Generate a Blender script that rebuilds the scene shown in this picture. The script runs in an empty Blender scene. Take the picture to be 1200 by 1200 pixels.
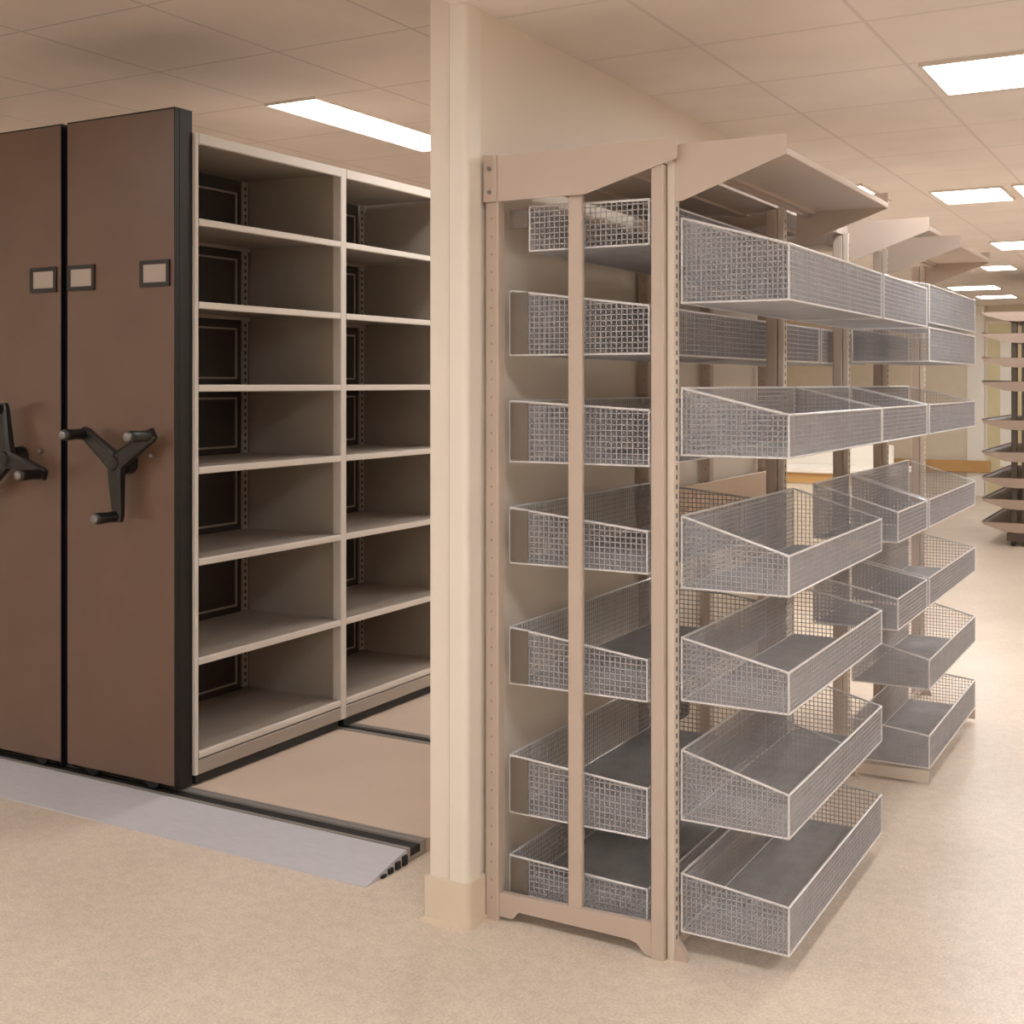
import bpy, math, random
from mathutils import Vector, Matrix
random.seed(4)
scene = bpy.context.scene
COL = scene.collection
PI = math.pi

# ------------------------------------------------------------------ materials
def srgb(r, g, b):
    def f(c):
        c /= 255.0
        return c / 12.92 if c <= 0.04045 else ((c + 0.055) / 1.055) ** 2.4
    return (f(r), f(g), f(b), 1.0)

def new_mat(name):
    m = bpy.data.materials.new(name)
    m.use_nodes = True
    nt = m.node_tree
    return m, nt, nt.nodes['Principled BSDF']

def mat(name, rgb, rough=0.5, metal=0.0, var=0.06, scale=8.0, spec=0.5, bump=0.0, stretch=None):
    """painted / metal surface with a procedural tone variation"""
    m, nt, p = new_mat(name)
    p.inputs['Roughness'].default_value = rough
    p.inputs['Metallic'].default_value = metal
    p.inputs['Specular IOR Level'].default_value = spec
    tc = nt.nodes.new('ShaderNodeTexCoord')
    n = nt.nodes.new('ShaderNodeTexNoise')
    n.inputs['Scale'].default_value = scale
    n.inputs['Detail'].default_value = 5
    if stretch:
        mp = nt.nodes.new('ShaderNodeMapping')
        mp.inputs['Scale'].default_value = stretch
        nt.links.new(tc.outputs['Object'], mp.inputs['Vector'])
        nt.links.new(mp.outputs['Vector'], n.inputs['Vector'])
    else:
        nt.links.new(tc.outputs['Object'], n.inputs['Vector'])
    r = nt.nodes.new('ShaderNodeValToRGB')
    c = srgb(*rgb)
    r.color_ramp.elements[0].position = 0.3
    r.color_ramp.elements[1].position = 0.7
    r.color_ramp.elements[0].color = tuple(max(0, x * (1 - var)) for x in c[:3]) + (1,)
    r.color_ramp.elements[1].color = tuple(min(1, x * (1 + var)) for x in c[:3]) + (1,)
    nt.links.new(n.outputs['Fac'], r.inputs['Fac'])
    nt.links.new(r.outputs['Color'], p.inputs['Base Color'])
    if bump:
        b = nt.nodes.new('ShaderNodeBump')
        b.inputs['Strength'].default_value = bump
        b.inputs['Distance'].default_value = 0.002
        nt.links.new(n.outputs['Fac'], b.inputs['Height'])
        nt.links.new(b.outputs['Normal'], p.inputs['Normal'])
    return m

def mat_floor():
    m, nt, p = new_mat('speckled_vinyl')
    tc = nt.nodes.new('ShaderNodeTexCoord')
    n1 = nt.nodes.new('ShaderNodeTexNoise'); n1.inputs['Scale'].default_value = 2.2; n1.inputs['Detail'].default_value = 3
    n2 = nt.nodes.new('ShaderNodeTexNoise'); n2.inputs['Scale'].default_value = 130; n2.inputs['Detail'].default_value = 4
    n3 = nt.nodes.new('ShaderNodeTexNoise'); n3.inputs['Scale'].default_value = 26; n3.inputs['Detail'].default_value = 4
    for n in (n1, n2, n3):
        nt.links.new(tc.outputs['Object'], n.inputs['Vector'])
    def ramp(src, a, b, p0, p1):
        r = nt.nodes.new('ShaderNodeValToRGB')
        r.color_ramp.elements[0].position = p0; r.color_ramp.elements[1].position = p1
        r.color_ramp.elements[0].color = a; r.color_ramp.elements[1].color = b
        nt.links.new(src.outputs['Fac'], r.inputs['Fac'])
        return r
    r1 = ramp(n1, srgb(*FLOOR_A), srgb(*FLOOR_B), .35, .65)
    r2 = ramp(n2, (.87, .86, .85, 1), (1.06, 1.08, 1.08, 1), .38, .62)
    r3 = ramp(n3, (.93, .93, .92, 1), (1.04, 1.04, 1.04, 1), .35, .65)
    def mul(a, b):
        x = nt.nodes.new('ShaderNodeMix'); x.data_type = 'RGBA'; x.blend_type = 'MULTIPLY'
        x.inputs[0].default_value = 1
        nt.links.new(a, x.inputs[6]); nt.links.new(b, x.inputs[7])
        return x.outputs[2]
    c = mul(mul(r1.outputs['Color'], r2.outputs['Color']), r3.outputs['Color'])
    nt.links.new(c, p.inputs['Base Color'])
    p.inputs['Roughness'].default_value = 0.33
    p.inputs['Specular IOR Level'].default_value = 0.4
    return m

def mat_ceiling(name, rgb, ox, oy, sx, sy, dark):
    """mineral-fibre tiles with slightly darker joints, on the ceiling's own grid"""
    m, nt, p = new_mat(name)
    g = nt.nodes.new('ShaderNodeTexCoord')
    sep = nt.nodes.new('ShaderNodeSeparateXYZ')
    nt.links.new(g.outputs['Object'], sep.inputs[0])
    def M(op, a, b=None):
        n = nt.nodes.new('ShaderNodeMath'); n.operation = op
        for i, v in enumerate((a, b)):
            if v is None: continue
            if isinstance(v, (int, float)): n.inputs[i].default_value = v
            else: nt.links.new(v, n.inputs[i])
        return n.outputs[0]
    def line(out, o, s, w):
        t = M('FRACT', M('DIVIDE', M('SUBTRACT', out, o - 200 * s), s))
        d = M('ABSOLUTE', M('SUBTRACT', t, 0.5))
        return M('GREATER_THAN', d, 0.5 - w / s)
    k = M('MAXIMUM', line(sep.outputs[0], ox, sx, .0065), line(sep.outputs[1], oy, sy, .0065))
    n = nt.nodes.new('ShaderNodeTexNoise'); n.inputs['Scale'].default_value = 3; n.inputs['Detail'].default_value = 6
    nt.links.new(g.outputs['Object'], n.inputs['Vector'])
    r = nt.nodes.new('ShaderNodeValToRGB')
    c = srgb(*rgb)
    r.color_ramp.elements[0].position = .3; r.color_ramp.elements[1].position = .7
    r.color_ramp.elements[0].color = tuple(x * .95 for x in c[:3]) + (1,)
    r.color_ramp.elements[1].color = tuple(x * 1.04 for x in c[:3]) + (1,)
    nt.links.new(n.outputs['Fac'], r.inputs['Fac'])
    mx = nt.nodes.new('ShaderNodeMix'); mx.data_type = 'RGBA'
    nt.links.new(k, mx.inputs[0]); nt.links.new(r.outputs['Color'], mx.inputs[6])
    mx.inputs[7].default_value = tuple(x * dark for x in c[:3]) + (1,)
    nt.links.new(mx.outputs[2], p.inputs['Base Color'])
    p.inputs['Roughness'].default_value = .9
    p.inputs['Specular IOR Level'].default_value = .1
    return m

def mat_emit(name, rgb, strength):
    m = bpy.data.materials.new(name); m.use_nodes = True
    nt = m.node_tree; nt.nodes.clear()
    o = nt.nodes.new('ShaderNodeOutputMaterial'); e = nt.nodes.new('ShaderNodeEmission')
    e.inputs['Color'].default_value = srgb(*rgb); e.inputs['Strength'].default_value = strength
    nt.links.new(e.outputs[0], o.inputs[0])
    return m

FLOOR_A, FLOOR_B = (216, 199, 182), (225, 208, 191)
M = {}
M['floor'] = mat_floor()
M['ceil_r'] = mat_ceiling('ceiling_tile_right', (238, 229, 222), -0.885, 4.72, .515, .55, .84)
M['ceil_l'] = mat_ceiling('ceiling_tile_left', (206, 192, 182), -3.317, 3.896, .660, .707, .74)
M['wall'] = mat('cream_wall_paint', (231, 220, 205), .6, var=.02, scale=3)
M['guard'] = mat('cream_corner_guard', (234, 225, 213), .45, var=.015)
M['cove'] = mat('tan_vinyl_cove', (222, 207, 186), .5, var=.02)
M['cove_dark'] = mat('shaded_seam', (186, 168, 146), .6)
M['far_wall'] = mat('far_wall_paint', (216, 204, 182), .6, var=.03)
M['beige'] = mat('beige_powder_coat', (190, 172, 158), .42, var=.025, scale=5)
M['beige_light'] = mat('beige_strip_steel', (208, 196, 182), .4, var=.03)
M['slot'] = mat('dark_slot', (70, 58, 50), .8, var=.05)
M['wire'] = mat('galvanised_wire', (174, 174, 180), .4, metal=.2, var=.10, scale=30)
M['wire_floor'] = mat('galvanised_mesh_floor', (178, 178, 182), .45, metal=.2, var=.12, scale=14)
M['rim'] = mat('bright_wire_rim', (228, 228, 230), .32, metal=.2, var=.06, scale=20)
M['brown'] = mat('brown_laminate', (98, 73, 60), .34, var=.09, scale=5, spec=.55)
M['black'] = mat('black_edge_trim', (10, 10, 13), .45, var=.1, spec=.25)
M['plastic'] = mat('black_handle_plastic', (10, 10, 11), .4, var=.1)
M['chrome'] = mat('grey_grip_cap', (128, 124, 122), .35, metal=.5)
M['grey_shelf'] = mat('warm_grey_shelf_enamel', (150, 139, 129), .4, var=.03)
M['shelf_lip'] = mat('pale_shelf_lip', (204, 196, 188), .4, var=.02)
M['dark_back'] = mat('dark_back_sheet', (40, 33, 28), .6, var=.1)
M['card'] = mat('label_card', (172, 158, 146), .5, var=.03)
M['dark_frame'] = mat('label_frame', (16, 13, 11), .5)
M['alu'] = mat('brushed_aluminium', (212, 211, 220), .45, metal=.3, var=.04, scale=5, stretch=(3, 12, 12))
M['alu_edge'] = mat('aluminium_edge', (158, 154, 150), .4, metal=.5)
M['deck'] = mat('tan_deck_board', (206, 184, 167), .5, var=.03, scale=4)
M['rubber'] = mat('black_rubber', (8, 8, 8), .7)
M['light'] = mat_emit('light_diffuser', (255, 252, 249), 30.0)
M['light_dim'] = mat_emit('light_diffuser_soft', (255, 248, 240), 20.0)
M['top_shade'] = mat('shadowed_shelf_top', (104, 84, 70), .5, var=.05)  # shadow of the shelf above, put into the shelf top colour
M['hole_soft'] = mat('shaded_hole', (146, 128, 114), .6)
M['plate'] = mat('dark_grey_plate', (104, 95, 86), .55)
M['light_frame'] = mat('white_light_frame', (228, 218, 206), .5)
M['wood'] = mat('oak_rail', (190, 146, 86), .5, var=.1, scale=4)
M['white'] = mat('white_laminate', (240, 236, 226), .4, var=.02)
M['yellow'] = mat('pale_yellow_door', (212, 200, 156), .5, var=.06, scale=3)
M['brown_shelf'] = mat('taupe_shelf_enamel', (152, 132, 118), .45, var=.04)
M['dark_post'] = mat('dark_brown_post', (58, 44, 35), .5)
M['panel_board'] = mat('pinkish_board', (206, 178, 152), .5, var=.03)

# ------------------------------------------------------------------ mesh builder
class MB:
    def __init__(s):
        s.v, s.f, s.m = [], [], []
    def add(s, vs, fs, mi=0):
        b = len(s.v)
        s.v += [tuple(v) for v in vs]
        s.f += [tuple(i + b for i in f) for f in fs]
        s.m += [mi] * len(fs)
        return s
    def box(s, x0, x1, y0, y1, z0, z1, mi=0):
        vs = [(x, y, z) for z in (z0, z1) for y in (y0, y1) for x in (x0, x1)]
        return s.add(vs, [(0, 2, 3, 1), (4, 5, 7, 6), (0, 1, 5, 4), (2, 6, 7, 3), (0, 4, 6, 2), (1, 3, 7, 5)], mi)
    def bbox(s, x0, x1, y0, y1, z0, z1, c=.003, mi=0, axis='z'):
        """box whose four edges along AXIS are chamfered"""
        def poly(a0, a1, b0, b1):
            return [(a0 + c, b0), (a1 - c, b0), (a1, b0 + c), (a1, b1 - c), (a1 - c, b1), (a0 + c, b1), (a0, b1 - c), (a0, b0 + c)]
        if axis == 'z': return s.prism([(x, y) for x, y in poly(x0, x1, y0, y1)], 'z', z0, z1, mi)
        if axis == 'y': return s.prism(poly(x0, x1, z0, z1), 'y', y0, y1, mi)
        return s.prism(poly(y0, y1, z0, z1), 'x', x0, x1, mi)
    def prism(s, poly, axis, a, b, mi=0):
        n = len(poly)
        def P(p, t):
            return {'x': (t, p[0], p[1]), 'y': (p[0], t, p[1]), 'z': (p[0], p[1], t)}[axis]
        vs = [P(p, a) for p in poly] + [P(p, b) for p in poly]
        fs = [tuple(range(n)), tuple(range(2 * n - 1, n - 1, -1))]
        fs += [(i, n + i, n + (i + 1) % n, (i + 1) % n) for i in range(n)]
        return s.add(vs, fs, mi)
    def tube(s, pts, r, n=6, mi=0, cap=True):
        """round bar along PTS, radius R or a list of radii"""
        pts = [Vector(p) for p in pts]
        rs = r if isinstance(r, (list, tuple)) else [r] * len(pts)
        b = len(s.v)
        up = None
        for i, p in enumerate(pts):
            d = (pts[min(i + 1, len(pts) - 1)] - pts[max(i - 1, 0)]).normalized()
            if up is None:
                up = Vector((0, 0, 1)) if abs(d.z) < .9 else Vector((1, 0, 0))
            x = d.cross(up).normalized(); y = x.cross(d).normalized()
            up = y
            for k in range(n):
                a = 2 * PI * (k + .5) / n
                s.v.append(tuple(p + x * (math.cos(a) * rs[i]) + y * (math.sin(a) * rs[i])))
        for i in range(len(pts) - 1):
            for k in range(n):
                s.f.append((b + i * n + k, b + i * n + (k + 1) % n, b + (i + 1) * n + (k + 1) % n, b + (i + 1) * n + k)); s.m.append(mi)
        if cap:
            e = b + (len(pts) - 1) * n
            s.f.append(tuple(b + k for k in range(n))[::-1]); s.m.append(mi)
            s.f.append(tuple(e + k for k in range(n))); s.m.append(mi)
        return s
    def wire(s, a, b, r, mi=0):
        return s.tube([a, b], r, 4, mi, cap=False)
    def lathe(s, prof, c, axis, n=20, mi=0):
        """(radius, height) profile turned about AXIS through C"""
        b = len(s.v); c = Vector(c)
        for r, h in prof:
            for k in range(n):
                a = 2 * PI * k / n
                u, w = r * math.cos(a), r * math.sin(a)
                s.v.append(tuple(c + Vector({'x': (h, u, w), 'y': (u, h, w), 'z': (u, w, h)}[axis])))
        for i in range(len(prof) - 1):
            for k in range(n):
                s.f.append((b + i * n + k, b + i * n + (k + 1) % n, b + (i + 1) * n + (k + 1) % n, b + (i + 1) * n + k)); s.m.append(mi)
        s.f.append(tuple(b + k for k in range(n))[::-1]); s.m.append(mi)
        e = b + (len(prof) - 1) * n
        s.f.append(tuple(e + k for k in range(n))); s.m.append(mi)
        return s
    def mesh(s, name, mats):
        me = bpy.data.meshes.new(name)
        me.from_pydata(s.v, [], s.f)
        for m in (mats if isinstance(mats, (list, tuple)) else [mats]):
            me.materials.append(m)
        me.polygons.foreach_set('material_index', s.m)
        import bmesh
        bm = bmesh.new(); bm.from_mesh(me)
        bmesh.ops.recalc_face_normals(bm, faces=bm.faces)
        bm.to_mesh(me); bm.free()
        me.update()
        return me
    def build(s, name, mats, parent=None, smooth=False):
        o = bpy.data.objects.new(name, s.mesh(name, mats))
        COL.objects.link(o)
        if parent is not None: o.parent = parent
        if smooth:
            for p in o.data.polygons: p.use_smooth = True
        return o

def tag(o, label, cat, group=None, kind=None):
    o['label'] = label; o['category'] = cat
    if group: o['group'] = group
    o['kind'] = kind or 'thing'
    return o

def empty(name, loc, label, cat, group=None):
    o = bpy.data.objects.new(name, None); COL.objects.link(o)
    o.location = loc; o.empty_display_size = .1
    return tag(o, label, cat, group)

def structure(o, label=None):
    o['kind'] = 'structure'
    if label: o['label'] = label
    return o

def kids(o):
    return [c for c in COL.objects if c.parent == o]

def copy_tree(o, parent=None):
    c = o.copy(); COL.objects.link(c)
    if parent is not None: c.parent = parent
    for ch in kids(o): copy_tree(ch, c)
    return c

# ------------------------------------------------------------------ room shell
ZC = 2.55
structure(MB().box(-6.3, 3.3, -2.6, 17.7, -.1, 0).build('floor', M['floor']), 'beige speckled sheet floor')
structure(MB().box(-1.84, 3.3, -2.6, 17.7, ZC, ZC + .08).build('ceiling', M['ceil_r']), 'beige tiled ceiling over the open aisle')
ZL = 2.85  # left ceiling raised so no dark band falls above the cabinets
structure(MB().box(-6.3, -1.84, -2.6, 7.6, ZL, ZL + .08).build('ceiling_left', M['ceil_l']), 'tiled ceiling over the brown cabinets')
structure(MB().box(-6.3, -1.84, 7.68, 17.7, ZC, ZC + .08).build('ceiling_back', M['ceil_r']), 'tiled ceiling at the far end')
structure(MB().box(-6.3, -1.84, 7.6, 7.68, ZC, ZL + .08).build('trim_4', M['wall']), 'added step up to the raised left ceiling')  # added to close off the raised ceiling
structure(MB().box(-1.84, -1.80, -2.6, 7.68, ZC + .08, ZL + .08).build('trim_5', M['wall']), 'added side of the step up to the raised left ceiling')
structure(MB().box(-6.3, 3.3, 17.6, 17.7, 0, ZC).build('wall_far', M['far_wall']), 'beige far wall')
structure(MB().box(-6.3, -6.2, -2.6, 17.6, 0, ZL).build('wall_left', M['wall']))
structure(MB().box(3.2, 3.3, -2.6, 17.6, 0, ZC).build('wall_right', M['wall']))
structure(MB().box(-6.2, 3.2, -2.6, -2.5, 0, ZL).build('wall_back', M['wall']))

# cream partition whose near end looks like a pillar
def arc(cx, cy, r, a0, a1, n=6):
    return [(cx + r * math.cos(a0 + (a1 - a0) * i / n), cy + r * math.sin(a0 + (a1 - a0) * i / n)) for i in range(n + 1)]
PX0, PX1, PY0, PY1 = -1.913, -1.796, 2.90, 5.45
w = MB().prism([(PX0, PY0)] + arc(PX1 - .02, PY0 + .02, .02, -PI / 2, 0) + [(PX1, PY1), (PX0, PY1)], 'z', 0, ZC + .08)
structure(w.build('wall_partition', M['wall']), 'cream partition wall ending like a pillar')
structure(MB().box(PX0, -1.845, PY0, PY1, ZC + .08, ZL).build('wall_partition_upper', M['wall']))
# vinyl guard wrapped round its corner
g = MB()
out = [(-1.845, 2.892)] + arc(-1.806, 2.910, .018, -PI / 2, 0) + [(-1.788, 2.965)]
inn = [(-1.796, 2.965), (-1.796, 2.925)] + [(-1.801, 2.908), (-1.815, 2.9001), (-1.845, 2.9001)]
g.prism(out + inn, 'z', .126, ZC)
tr = structure(g.build('trim_1', M['guard']), 'rounded cream corner guard on the partition end')
MB().box(-1.8475, -1.8452, 2.894, 2.8999, .126, ZC).build('seam', M['cove_dark'], tr)
b = MB()
o1 = [(-1.923, 2.98), (-1.923, 2.886)] + arc(-1.803, 2.906, .022, -PI / 2, 0) + [(-1.781, 2.98)]
b.prism(o1, 'z', 0.012, .126)
o2 = [(-1.931, 2.98), (-1.931, 2.876)] + arc(-1.801, 2.902, .026, -PI / 2, 0) + [(-1.775, 2.98)]
b.prism(o2, 'z', 0, .012)
structure(b.build('baseboard_partition', M['cove']), 'tan skirting cap round the partition end')

# far end of the room
structure(MB().bbox(-6.2, -2.62, 17.51, 17.545, .31, .47, .01, axis='x').build('trim_2', M['wood']), 'wooden bumper rail along the far wall')
structure(MB().box(-2.92, -2.70, 17.56, 17.6, 0, ZC).build('trim_3', M['white']), 'white pilaster on the far wall')
d = structure(MB().box(-2.66, -1.90, 17.56, 17.6, 0, 2.3).build('door_1', M['yellow']), 'pale yellow door in the far wall')
fr = MB(); fr.box(-2.69, -2.66, 17.55, 17.6, 0, 2.34); fr.box(-1.90, -1.87, 17.55, 17.6, 0, 2.34); fr.box(-2.66, -1.90, 17.55, 17.6, 2.3, 2.34)
fr.build('door_frame', M['wall'], d)
MB().box(-2.5, -2.3, 17.55, 17.562, .4, 2.1).build('door_glass', M['white'], d)

# ------------------------------------------------------------------ ceiling lights
def light(x0, x1, y0, y1, label, group='ceiling light panels', m='light', z=ZC):
    cx, cy = (x0 + x1) / 2, (y0 + y1) / 2
    hx, hy = (x1 - x0) / 2, (y1 - y0) / 2
    root = empty('ceiling_light', (cx, cy, z), label, 'ceiling light', group)
    f = MB(); t = .012
    f.box(-hx - t, hx + t, -hy - t, -hy, -.012, 0); f.box(-hx - t, hx + t, hy, hy + t, -.012, 0)
    f.box(-hx - t, -hx, -hy, hy, -.012, 0); f.box(hx, hx + t, -hy, hy, -.012, 0)
    f.build('frame', M['light_frame'], root)
    MB().box(-hx, hx, -hy, hy, -.008, -.002).build('diffuser', M[m], root)
    return root
light(-3.97, -3.68, 4.60, 5.94, 'white light panel above the brown cabinets, left of the partition', m='light_dim', z=ZL)
light(-.835, -.50, 4.19, 4.64, 'large white light panel at the upper right corner of the ceiling')
light(-1.345, -.995, 6.98, 7.47, 'white light panel in the second row, left one of the two')
light(-.925, -.56, 6.96, 7.45, 'white light panel in the second row, cut by the right edge')
light(-1.445, -1.08, 9.68, 10.22, 'white light panel above and left of the far shelf rack')
light(-1.815, -1.57, 11.6, 12.02, 'small white light panel just beyond the third right-hand one')
light(-2.52, -2.04, 13.9, 14.4, 'wide white light panel near the far wall')
light(-2.48, -2.08, 15.5, 15.95, 'white light panel farthest back, by the far wall')
light(-1.95, -1.62, 6.55, 7.2, 'white light panel peeking over the edge of the front canopy')
for (x, y) in ((-.6, 1.4), (1.3, 1.4), (1.3, 4.4), (1.3, 7.2), (-.6, -1.2), (1.3, -1.2), (1.3, 10), (1.0, 13.6), (-4.2, 10.2)):  # unseen panels added to light the room
    light(x - .25, x + .25, y - .25, y + .25, 'added square white light panel on the ceiling grid, out of view')
light(-2.75, -2.45, 4.3, 5.2, 'added white light panel over the cabinet aisle, hidden behind the partition', m='light_dim', z=ZL)  # unseen panel added to brighten shelf lips and upright faces
for (x, y) in ((-3.0, .8), (-4.9, .8), (-5.3, 5.6)):  # unseen panels added to light the cabinet side of the room
    light(x - .25, x + .25, y - .25, y + .25, 'added square white light panel on the raised ceiling, out of view', z=ZL)

# ------------------------------------------------------------------ track, deck and ramp
XR = -2.2
def rail(y0, y1, label):
    r = empty('floor_rail', (0, 0, 0), label, 'floor rail', 'floor rails of the sliding cabinets')
    q = MB(); wv = (y1 - y0)
    q.box(-5.6, XR, y0, y1, 0, .014)
    q.box(-5.6, XR, y0, y0 + wv * .16, .014, .044); q.box(-5.6, XR, y1 - wv * .24, y1, .014, .044)
    q.build('channel', M['alu_edge'], r)
    MB().box(-5.6, XR - .002, y0 + wv * .16, y1 - wv * .24, .014, .0368).build('groove', M['rubber'], r)
    return r
rail(3.205, 3.30, 'black grooved floor rail between the silver ramp and the tan deck')
rail(4.195, 4.275, 'thin black floor rail behind the first tan deck panel')
for y0, y1, lb in ((3.302, 4.193, 'tan deck panel nearest, between the two black floor rails'), (4.277, 5.2, 'tan deck panel farther in, beyond the second floor rail')):
    t = empty('deck_panel', (0, 0, 0), lb, 'floor deck', 'tan deck panels')
    MB().box(-5.6, XR, y0 + .012, y1 - .012, 0, .042).build('board', M['deck'], t)
    q = MB(); q.box(-5.6, XR, y0, y0 + .012, 0, .044); q.box(-5.6, XR, y1 - .012, y1, 0, .044)
    q.build('metal_edge', M['alu_edge'], t)
ramp = empty('access_ramp', (0, 0, 0), 'brushed aluminium ramp strip in front of the brown cabinets', 'ramp')
MB().prism([(2.985, 0), (3.203, 0), (3.203, .042), (3.195, .044), (2.985, .003)], 'x', -5.6, XR).build('ramp_plate', M['alu'], ramp)
for k in range(4):
    MB().box(XR - .002, XR + .008, 3.06 + .038 * k, 3.082 + .038 * k, .002, .010 + .007 * k).build('end_rib', M['rubber'], ramp)

# ------------------------------------------------------------------ sliding cabinets
def holes(mb, x0, x1, y0, y1, z0, z1, pitch, h, mi, face):
    z = z0
    while z + h < z1:
        mb.box(x0, x1, y0, y1, z, z + h, mi); z += pitch

def make_carriage():
    W = .554                                     # panel from x=-W to 0, near face at y=0
    root = empty('mobile_shelving_cabinet', (-3.216, 3.23, .045),
                 'right brown sliding cabinet with open grey shelves beside the partition', 'cabinet', 'brown sliding cabinets')
    Z = lambda z: z - .045
    pt = Z(2.486)
    MB().bbox(-W, -.004, 0, .02, .024, pt - .006, .002, axis='z').build('end_panel', M['brown'], root)
    e = MB(); e.bbox(-W, 0.0, .0205, .088, .006, pt, .003, axis='z'); e.box(-.0038, 0, 0, .0204, .008, pt)
    e.box(-W, -.0038, 0, .0204, pt - .0058, pt)
    e.build('edge_trim', M['black'], root)
    # uprights: near end, middle pair, far end
    D0 = -.50
    for ya, yb in ((.089, .107), (.945, .983), (1.80, 1.83)):
        u = MB(); u.bbox(-.032, .012, ya, yb, Z(.085), Z(2.41), .003, 0, 'z')
        u.box(D0, -.032, ya + .004, yb - .004, Z(.12), Z(2.40), 1)
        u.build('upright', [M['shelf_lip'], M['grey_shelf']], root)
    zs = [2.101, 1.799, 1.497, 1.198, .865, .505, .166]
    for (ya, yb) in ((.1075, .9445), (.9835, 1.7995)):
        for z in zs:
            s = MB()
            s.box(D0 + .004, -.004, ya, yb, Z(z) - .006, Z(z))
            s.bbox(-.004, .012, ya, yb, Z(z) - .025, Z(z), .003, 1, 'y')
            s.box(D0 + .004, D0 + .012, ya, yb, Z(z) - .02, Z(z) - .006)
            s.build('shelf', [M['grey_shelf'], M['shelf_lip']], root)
        t = MB(); t.box(D0, -.004, ya, yb, Z(2.39), Z(2.402)); t.bbox(-.004, .014, ya, yb, Z(2.372), Z(2.41), .003, 1, 'y')
        t.build('top_panel', [M['grey_shelf'], M['shelf_lip']], root)
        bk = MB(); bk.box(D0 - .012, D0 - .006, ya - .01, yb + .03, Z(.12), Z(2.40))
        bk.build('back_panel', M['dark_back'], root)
        # slim welded frames on the back, one per opening
        fr = MB()
        tops = [2.39] + zs
        for a, b2 in zip(zs, tops):
            z0, z1 = Z(a) + .025, Z(b2) - .055
            y0, y1 = ya + .03, yb - .07
            for q in ((y0, y1, z0, z0 + .008), (y0, y1, z1 - .008, z1), (y0, y0 + .008, z0, z1), (y1 - .008, y1, z0, z1)):
                fr.box(D0 - .006, D0 - .001, q[0], q[1], q[2], q[3])
        fr.build('back_frame', M['grey_shelf'], root)
        ps = MB(); ps.box(D0 - .0055, D0 + .004, yb - .042, yb - .004, Z(.17), Z(2.388))
        holes(ps, D0 + .004, D0 + .0046, yb - .029, yb - .017, Z(.19), Z(2.37), .030, .014, 1, 'x')
        ps.build('slotted_strip', [M['grey_shelf'], M['dark_back']], root)
        pl = MB(); pl.bbox(-.02, .010, ya, yb, Z(.083), Z(.135), .003, axis='y')
        pl.build('plinth', M['grey_shelf'], root)
        MB().box(-.06, -.004, ya, yb, .001, Z(.083)).build('gap_shade', M['rubber'], root)  # black box added to darken the gap under the plinth
    ch = MB(); ch.box(D0, -.03, .10, 1.82, Z(.07), Z(.13)); ch.build('chassis', M['rubber'], root)
    for yy in (.0145, .997):
        for xx in (-.12, -.43):
            wl = MB(); wl.lathe([(.005, -.010), (.034, -.010), (.036, 0), (.034, .010), (.005, .010)], (xx, yy + .003, .0285), 'y', 18)
            wl.build('wheel', M['rubber'], root)
    # card holders
    def holder(x0, x1):
        h = MB(); z0, z1 = Z(1.850), Z(1.945); t = .015
        h.box(x0, x1, -.008, -.0002, z0, z0 + t); h.box(x0, x1, -.008, -.0002, z1 - t, z1)
        h.box(x0, x0 + t, -.008, -.0002, z0 + t, z1 - t); h.box(x1 - t, x1, -.008, -.0002, z0 + t, z1 - t)
        ho = h.build('label_holder', M['dark_frame'], root)
        MB().box(x0 + t, x1 - t, -.004, -.0002, z0 + t, z1 - t).build('card', M['card'], ho)
    holder(-.546, -.402); holder(-.168, -.022)
    # three-spoke turning handle
    hz = Z(1.215)
    hub = MB()
    hub.lathe([(.045, -.001), (.042, -.030), (.030, -.034), (.030, -.078), (.026, -.088), (.010, -.091)], (0, 0, 0), 'y', 28)
    ho = hub.build('turn_handle', M['plastic'], root, smooth=False)
    ho.location = (-.226, 0, hz)
    for k, a in enumerate((32, 148, -90)):
        a = math.radians(a); c, s_ = math.cos(a), math.sin(a)
        sp = MB()
        def P(r, t, y): return (c * r - s_ * t, y, s_ * r + c * t)
        rows = [(.0, .034, -.048, -.082), (.06, .030, -.048, -.080), (.13, .026, -.046, -.074), (.19, .024, -.045, -.070), (.212, .019, -.046, -.069)]
        vs = []
        for r, t, y0, y1 in rows:
            vs += [P(r, -t, y0), P(r, t, y0), P(r, t, y1 + .008), P(r, t * .62, y1), P(r, -t * .62, y1), P(r, -t, y1 + .008)]
        fs = []
        for i in range(len(rows) - 1):
            for j in range(6):
                fs.append((i * 6 + j, i * 6 + (j + 1) % 6, (i + 1) * 6 + (j + 1) % 6, (i + 1) * 6 + j))
        fs += [(0, 1, 2, 3, 4, 5), tuple(len(vs) - 6 + j for j in range(6))]
        sp.add(vs, fs); sp.build('spoke', M['plastic'], ho)
        gp = MB(); cx, cz = c * .192, s_ * .192
        gp.lathe([(.019, -.066), (.0215, -.075), (.019, -.10), (.021, -.13), (.0215, -.150), (.018, -.157)], (cx, 0, cz), 'y', 16)
        gp.lathe([(.0165, -.1572), (.0165, -.166), (.011, -.171)], (cx, 0, cz), 'y', 16, 1)
        gp.build('grip', [M['plastic'], M['chrome']], ho, smooth=True)
    lb = MB(); lb.lathe([(.008, -.0002), (.008, -.010), (.004, -.014)], (-.112, 0, hz + .028), 'y', 12)
    lb.build('lock_button', M['chrome'], root, smooth=True)
    return root
carr = make_carriage()
left = copy_tree(carr)
left.location = (-3.802, 3.23, .045)
left['label'] = 'brown sliding cabinet panel cut by the left edge, its handle turned aside'
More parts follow.
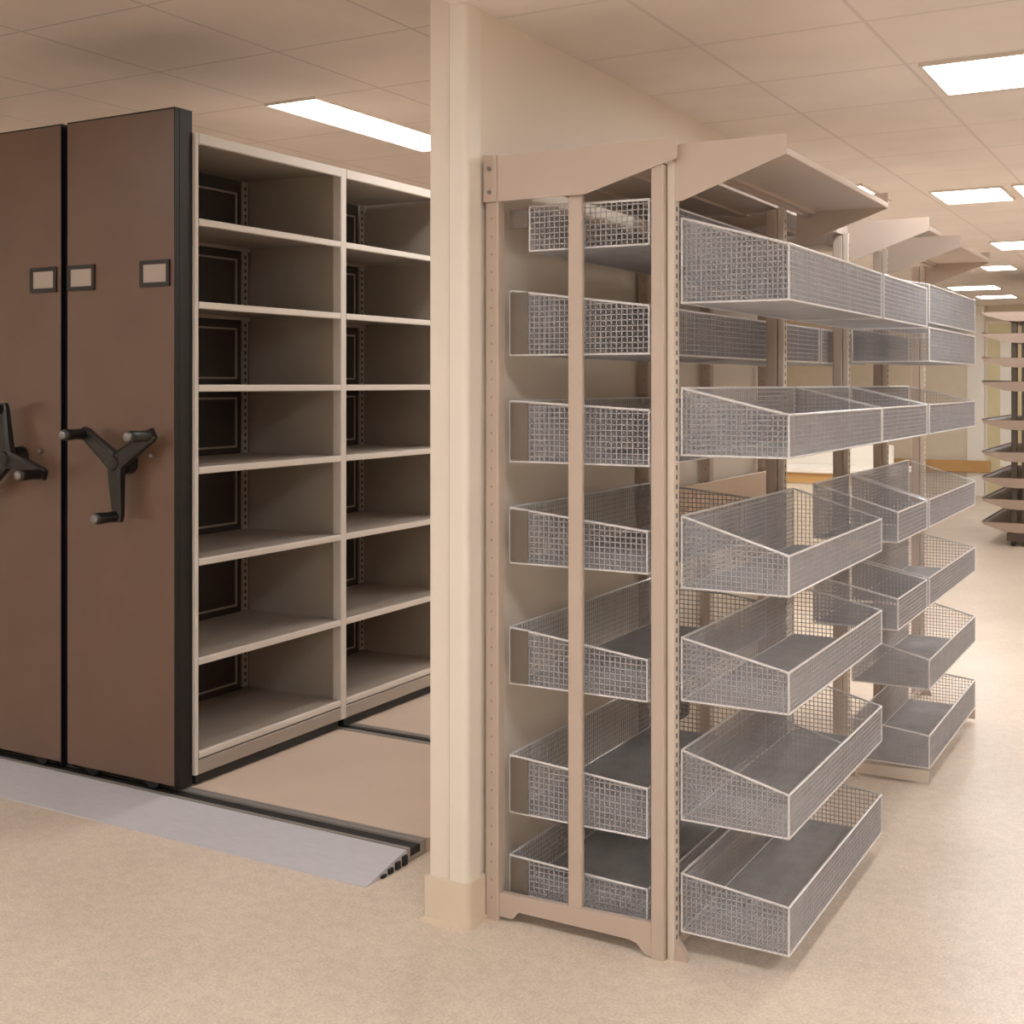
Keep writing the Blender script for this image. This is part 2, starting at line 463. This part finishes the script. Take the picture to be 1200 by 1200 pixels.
for c in kids(left):
    if c.name.startswith('turn_handle'):
        c.rotation_euler = (0, math.radians(48), 0)

# ------------------------------------------------------------------ wire baskets
_basket_cache = {}
def basket_meshes(L, D, hb, hf, pitch, r, fp, divider):
    key = (round(L, 3), round(D, 3), round(hb, 3), round(hf, 3), pitch, r, fp, divider)
    if key in _basket_cache: return _basket_cache[key]
    H = lambda x: hb + (hf - hb) * x / D
    def steps(a, p):
        n = max(1, round(a / p)); return [a * i / n for i in range(1, n)]
    out = []
    def side(y):
        m = MB()
        for x in steps(D, pitch): m.wire((x, y, 0), (x, y, H(x)), r)
        for z in steps(max(hb, hf), pitch):
            xe = D if z <= min(hb, hf) else (D * (hb - z) / (hb - hf) if hb > hf else D)
            if xe > .01: m.wire((0, y, z), (xe, y, z), r)
        return m
    out.append(('side_mesh', side(0), 'wire')); out.append(('side_mesh', side(L), 'wire'))
    def wall(x, h):
        m = MB()
        for y in steps(L, pitch): m.wire((x, y, 0), (x, y, h), r)
        for z in steps(h, pitch): m.wire((x, 0, z), (x, L, z), r)
        return m
    out.append(('front_mesh', wall(D, hf), 'wire')); out.append(('back_mesh', wall(0, hb), 'wire'))
    m = MB()
    for y in steps(L, fp): m.wire((0, y, 0), (D, y, 0), r)
    for x in steps(D, fp): m.wire((x, 0, 0), (x, L, 0), r)
    out.append(('floor_mesh', m, 'wire_floor'))
    R = .0032
    rim = MB()
    rim.tube([(0, 0, hb), (D, 0, hf), (D, L, hf), (0, L, hb), (0, 0, hb)], R, 6)
    rim.tube([(0, 0, 0), (D, 0, 0), (D, L, 0), (0, L, 0), (0, 0, 0)], R * .85, 6)
    for x, y, h in ((0, 0, hb), (D, 0, hf), (D, L, hf), (0, L, hb)):
        rim.tube([(x, y, 0), (x, y, h)], R * .85, 6)
    for y in (L * .06, L * .94):                     # small hooks at the back
        rim.tube([(0, y, hb), (-.0035, y, hb + .004), (-.004, y, hb - .02)], .0018, 5)
    out.append(('rim', rim, 'rim'))
    if divider:
        d = side(L * .52)
        d.tube([(0, L * .52, hb), (D, L * .52, hf)], .0028, 5)
        d.tube([(D, L * .52, 0), (D, L * .52, hf)], .0028, 5)
        out.append(('divider', d, 'wire'))
    res = [(n, mb.mesh(n, M[k])) for n, mb, k in out]
    _basket_cache[key] = res
    return res

def basket(x0, x1, y0, y1, zb, hb, hf, label, group, pitch=.0135, r=.00155, fp=.0082, divider=False, plate=None):
    root = empty('wire_basket', (x0, y0, zb), label, 'basket', group)
    for n, me in basket_meshes(y1 - y0, x1 - x0, hb, hf, pitch, r, fp, divider):
        o = bpy.data.objects.new(n, me); COL.objects.link(o); o.parent = root
    if plate:
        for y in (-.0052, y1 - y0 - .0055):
            q = MB(); q.box(*plate[:2], y, y + .002, *plate[2:])
            q.build('rear_plate', M['plate'], root)  # dark solid plate at the rear of the basket side
    return root

# ------------------------------------------------------------------ basket racks
Y = [3.02, 3.956, 4.768, 5.412, 6.188]
YA = [3.0, 4.056, 4.667, 5.372]

def slotted_upright(x0, x1, y0, y1, z0, z1, root, face='x'):
    u = MB(); u.bbox(x0, x1, y0, y1, z0, z1, .002)
    ym = (y0 + y1) / 2; xm = (x0 + x1) / 2
    z = z0 + .05
    while z < z1 - .04:
        u.box(x1, x1 + .0004, ym - .004, ym + .004, z, z + .013, 1)     # aisle face
        z += .025
    return u.build('upright', [M['beige_light'], M['slot']], root)

# --- rack against the partition
ra = empty('basket_rack', (0, 0, 0), 'beige steel rack against the partition, with the open end frame', 'rack', 'beige basket racks')
for i, y in enumerate(YA):
    u = MB(); u.bbox(-1.784, -1.742, y - .018, y + .022, 0, 2.125, .004)
    z = .06
    while z < 2.0:
        u.box(-1.765, -1.760, y - .0184, y - .018, z, z + .006, 1); z += .05
    u.build('upright', [M['beige'], M['hole_soft']], ra)
# front posts of the frame
for i, y in enumerate(Y):
    p = MB(); p.bbox(-1.282, -1.246, y - .035 if i == 0 else y - .02, y + .005 if i == 0 else y + .02, 0, 2.07, .003)
    p.build('front_post', M['beige'], ra)
fr = MB(); fr.bbox(-1.529, -1.487, 2.992, 3.012, .08, 2.01, .004); fr.build('frame_bar', M['beige'], ra)
rl = MB()
rl.prism([(-1.742, .012), (-1.70, .012), (-1.68, .035), (-1.35, .035), (-1.325, .030), (-1.30, .004), (-1.2821, .004), (-1.2821, .092), (-1.742, .078)], 'y', 2.99, 3.006)
rl.build('base_rail', M['beige'], ra)
# side arms with the tapered outline carrying the canopy
def arm_poly(x0, x1, z0, zt, tip, flat):
    return [(x0, z0), (flat, z0), (x1, zt - tip), (x1, zt), (x0, zt)]
ca = MB(); ca.prism(arm_poly(-1.7418, -1.206, 2.009, 2.136, .053, -1.47), 'y', 2.978, 2.984)
ca.bbox(-1.784, -1.7422, 2.970, 2.9815, 2.009, 2.138, .003)
ca.build('canopy_arm', M['beige'], ra)
for z in (2.10, 2.035):
    bl = MB(); bl.lathe([(.006, 2.9698), (.006, 2.966), (.003, 2.964)], (-1.762, 0, z), 'y', 10)
    bl.build('bolt', M['chrome'], ra, smooth=True)
for a, b in ((3.0, 4.03), (4.04, 4.66), (4.675, 5.37)):
    s = MB(); s.box(-1.74, -1.255, a, b, 2.075, 2.080); s.box(-1.255, -1.248, a, b, 2.075, 2.112)
    s.box(-1.62, -1.58, a, b, 2.066, 2.075); s.box(-1.42, -1.38, a, b, 2.066, 2.075)
    s.build('canopy', M['beige'], ra)
    if a > 3.5:
        s = MB(); s.prism(arm_poly(-1.7418, -1.29, 1.98, 2.07, .03, -1.55), 'y', a, a + .004)
        s.build('canopy_arm', M['beige'], ra)
# plain board closing the back of the middle bays
MB().bbox(-1.738, -1.730, 4.10, 5.36, .985, 1.115, .002, axis='y').build('back_board', M['panel_board'], ra)

def canopy(a, b, root, xb=-1.222, xf=-.935, arms=(1, 1)):
    s = MB(); s.box(xb, xf, a + .004, b - .004, 2.076, 2.080)
    s.bbox(xf, xf + .008, a + .004, b - .004, 2.072, 2.090, .002, axis='y')
    s.box(xb + .02, xb + .035, a + .01, b - .01, 2.062, 2.0758); s.box(xb + .05, xb + .06, a + .01, b - .01, 2.066, 2.0758)
    s.build('canopy', M['beige'], root)
    for k, y in enumerate((a, b - .004)):
        if arms[k]:
            t = MB(); t.prism([(xb - .008, 1.975), (xb + .02, 1.975), (xf + .008, 2.072), (xf + .008, 2.122), (xb - .008, 2.122)], 'y', y, y + .0038)
            t.build('canopy_arm', M['beige'], root)

def rack_b(ys, label):
    r = empty('basket_rack', (0, 0, 0), label, 'rack', 'beige basket racks')
    for y in ys:
        slotted_upright(-1.2435, -1.2235, y - .018, y + .018, 0, 2.078, r)
        f = MB(); f.prism([(-1.2232, 0), (-1.19, 0), (-1.205, .03), (-1.2232, .05)], 'y', y - .012, y + .012)
        f.build('foot', M['beige'], r)
    for a, b in zip(ys[:-1], ys[1:]):
        c = MB(); c.box(-1.2405, -1.2275, a + .0185, b - .0185, .02, .045); c.build('cross_bar', M['beige'], r)
    return r
rb = rack_b(Y[:2], 'nearest beige rack on the aisle side, its baskets and canopy facing right')
canopy(3.02 - .016, 4.107, rb)
rc = rack_b(Y[2:], 'farther beige rack down the aisle with smaller canopies, behind the nearest')
canopy(4.768, 5.02, rc, arms=(1, 0)); canopy(5.412, 6.19, rc)
for y in (4.774, 5.79):
    t = MB(); t.prism([(-1.2228, .012), (-1.2228, .05), (-.93, .058), (-.93, .012)], 'y', y, y + .004)
    t.build('base_shelf_bracket', M['beige_light'], rc)

# --- baskets of the rack by the partition (bay behind the end frame), top row first
ordA = ['topmost under the canopy', 'second from the top', 'third from the top', 'fourth from the floor', 'third from the floor', 'second from the floor', 'lowest, just above the base rail']
rowsA = [(-1.669, -1.308, 1.872, .124, .118), (-1.732, -1.308, 1.581, .182, .127), (-1.732, -1.308, 1.282, .170, .148),
         (-1.732, -1.313, .996, .155, .112), (-1.732, -1.313, .656, .158, .110), (-1.732, -1.313, .293, .160, .131), (-1.732, -1.313, .066, .105, .090)]
for (x0, x1, zb, hb, hf), w_ in zip(rowsA, ordA):
    basket(x0, x1, 3.034, 4.035, zb, hb, hf, 'wire basket seen through the open end frame, ' + w_,
           'baskets behind the end frame', pitch=.0155, r=.0017,
           plate=(.003, .060, .004, hb - .006) if x0 < -1.7 else (-.063, -.004, .065, .118))
for (a, b, lb) in ((4.07, 4.65, 'in the second bay along the partition'), (4.685, 5.36, 'in the third bay along the partition')):
    for (x0, x1, zb, hb, hf), w_ in zip(rowsA[:2], ('top row wire basket under the shadowed canopy ', 'second row wire basket ')):
        basket(x0, x1, a, b, zb, hb, hf, w_ + lb, 'baskets deeper along the partition', pitch=.0155, r=.0017)

# --- aisle-side baskets, nearest rack
XB, XF = -1.216, -.93
rowsB = {1: (1.712, .222, .140), 3: (1.314, .175, .108), 4: (.967, .187, .101), 5: (.672, .163, .104), 6: (.360, .181, .109), 7: (.067, .151, .120)}
nB = {7: 'lowest, just above the floor', 6: 'second from the floor', 5: 'third from the floor', 4: 'fourth from the floor', 3: 'fifth from the floor, at eye level', 1: 'tall, topmost under the large canopy'}
for k, (zb, hb, hf) in rowsB.items():
    basket(XB, XF, 3.036, 4.022, zb, hb, hf, 'sloped wire basket on the nearest aisle rack, ' + nB[k], 'baskets of the nearest aisle rack', divider=k in (1, 6))
# --- gap between the two aisle racks
for k, y0 in ((1, 4.055), (3, 4.035), (4, 4.256), (5, 4.256)):
    zb, hb, hf = rowsB[k]
    w_ = {1: 'top row', 3: 'eye-level row', 4: 'fourth row from the floor', 5: 'third row from the floor'}[k]
    basket(XB, XF, y0, 4.735, zb, hb, hf, 'short wire basket bridging the two aisle racks, ' + w_, 'baskets between the two aisle racks')
# --- farther aisle rack
rowsC = dict(rowsB); rowsC[2] = (1.585, .17, .125); rowsC[7] = (.066, .151, .120)
wC = {1: 'topmost under the small canopy', 2: 'second from the top', 3: 'third from the top, at eye level', 4: 'fourth from the floor', 5: 'third from the floor', 6: 'second from the floor', 7: 'lowest, above the floor'}
for k in (1, 2, 3, 4, 5, 6, 7):
    zb, hb, hf = rowsC[k]
    if k == 1: zb, hb, hf = 1.73, .20, .14
    if k == 2: hb, hf = .125, .125
    basket(XB, XF, 4.782, 5.785, zb, hb, hf, 'wire basket on the farther aisle rack, ' + wC[k], 'baskets of the farther aisle rack')

# ------------------------------------------------------------------ far double-sided shelf rack
fr_ = empty('shelf_rack', (0, 0, 0), 'distant double-sided rack of empty taupe shelves at the right edge', 'rack')
FY0, FY1 = 12.2, 14.2
for x in (-1.62, -1.53):
    for y in (FY0 + .05, (FY0 + FY1) / 2, FY1 - .05):
        MB().bbox(x - .026, x + .026, y - .026, y + .026, .08, 2.16, .004).build('upright', M['dark_post'], fr_)
for k, z in enumerate((2.161, 1.962, 1.735, 1.515, 1.158, .863, .624, .425, .21)):
    for sgn, xt in ((-1, -1.90), (1, -1.25)):
        s = MB()
        a, b = min(-1.575, xt), max(-1.575, xt)
        s.box(a, b, FY0 + .0045, FY1 - .0045, z, z + .008, 1)
        e = xt; s.box(min(e, e - sgn * .012), max(e, e - sgn * .012), FY0, FY1, z - .004, z + .02)
        for y in (FY0, FY1 - .004):
            s.prism([(-1.575, z - .085), (-1.575, z + .004), (xt - sgn * .0122, z + .004), (xt - sgn * .0122, z - .016), (xt - sgn * .20, z - .075)], 'y', y, y + .004)
        s.build('shelf', [M['brown_shelf'], M['top_shade']], fr_)
bs = MB(); bs.bbox(-1.68, -1.47, FY0, FY1, .05, .12, .01); bs.build('base', M['dark_post'], fr_)
for y in (FY0 + .04, FY1 - .04):
    for x in (-1.63, -1.52):
        c = MB(); c.lathe([(.012, -.015), (.034, -.015), (.036, 0), (.034, .015), (.012, .015)], (x, y, .036), 'x', 16)
        c.build('caster', M['rubber'], fr_)

# ------------------------------------------------------------------ small fitting on the partition
ob = empty('outlet_box', (-1.796, 4.38, .33), 'small dark box with a pale fitting, low on the partition behind the baskets', 'outlet box')
MB().bbox(.0005, .05, -.10, .06, -.09, .09, .006, axis='x').build('housing', M['dark_frame'], ob)
pg = MB(); pg.lathe([(.028, .0505), (.028, .062), (.018, .072), (.010, .086)], (0, .015, .03), 'x', 16); pg.build('fitting', M['white'], ob)

# ------------------------------------------------------------------ far counter
ct = empty('service_counter', (0, 0, 0), 'white counter with raised back, seen between the racks far behind', 'counter')
MB().bbox(-3.5, -1.92, 8.75, 9.35, .862, .90, .006, axis='x').build('worktop', M['white'], ct)
MB().box(-3.48, -2.0, 8.80, 9.33, 0, .861).build('base_cabinet', M['far_wall'], ct)
MB().box(-3.48, -1.99, 8.785, 8.7995, .79, .861).build('wood_edge', M['wood'], ct)
MB().box(-3.5, -2.06, 9.2, 9.3, .9005, 1.05).build('upstand', M['white'], ct)

# ------------------------------------------------------------------ camera, world, view
cam = bpy.data.cameras.new('camera'); co = bpy.data.objects.new('camera', cam); COL.objects.link(co)
co.location = (0, 0, 1.5)
co.rotation_euler = (PI / 2, 0, math.radians(29.638))
cam.sensor_width = 36; cam.lens = 36 * 1450 / 1200.
cam.shift_y = -.125
cam.clip_start = .05
scene.camera = co
wd = bpy.data.worlds.new('world'); wd.use_nodes = True; scene.world = wd
wd.node_tree.nodes['Background'].inputs[0].default_value = srgb(240, 226, 208)
wd.node_tree.nodes['Background'].inputs[1].default_value = .3
scene.view_settings.view_transform = 'Standard'
scene.view_settings.look = 'None'
scene.view_settings.exposure = -0.08
scene.view_settings.gamma = 1.15
scene.cycles.use_denoising = True
scene.cycles.max_bounces = 8
scene.cycles.diffuse_bounces = 5
scene.cycles.caustics_reflective = False
scene.cycles.caustics_refractive = False
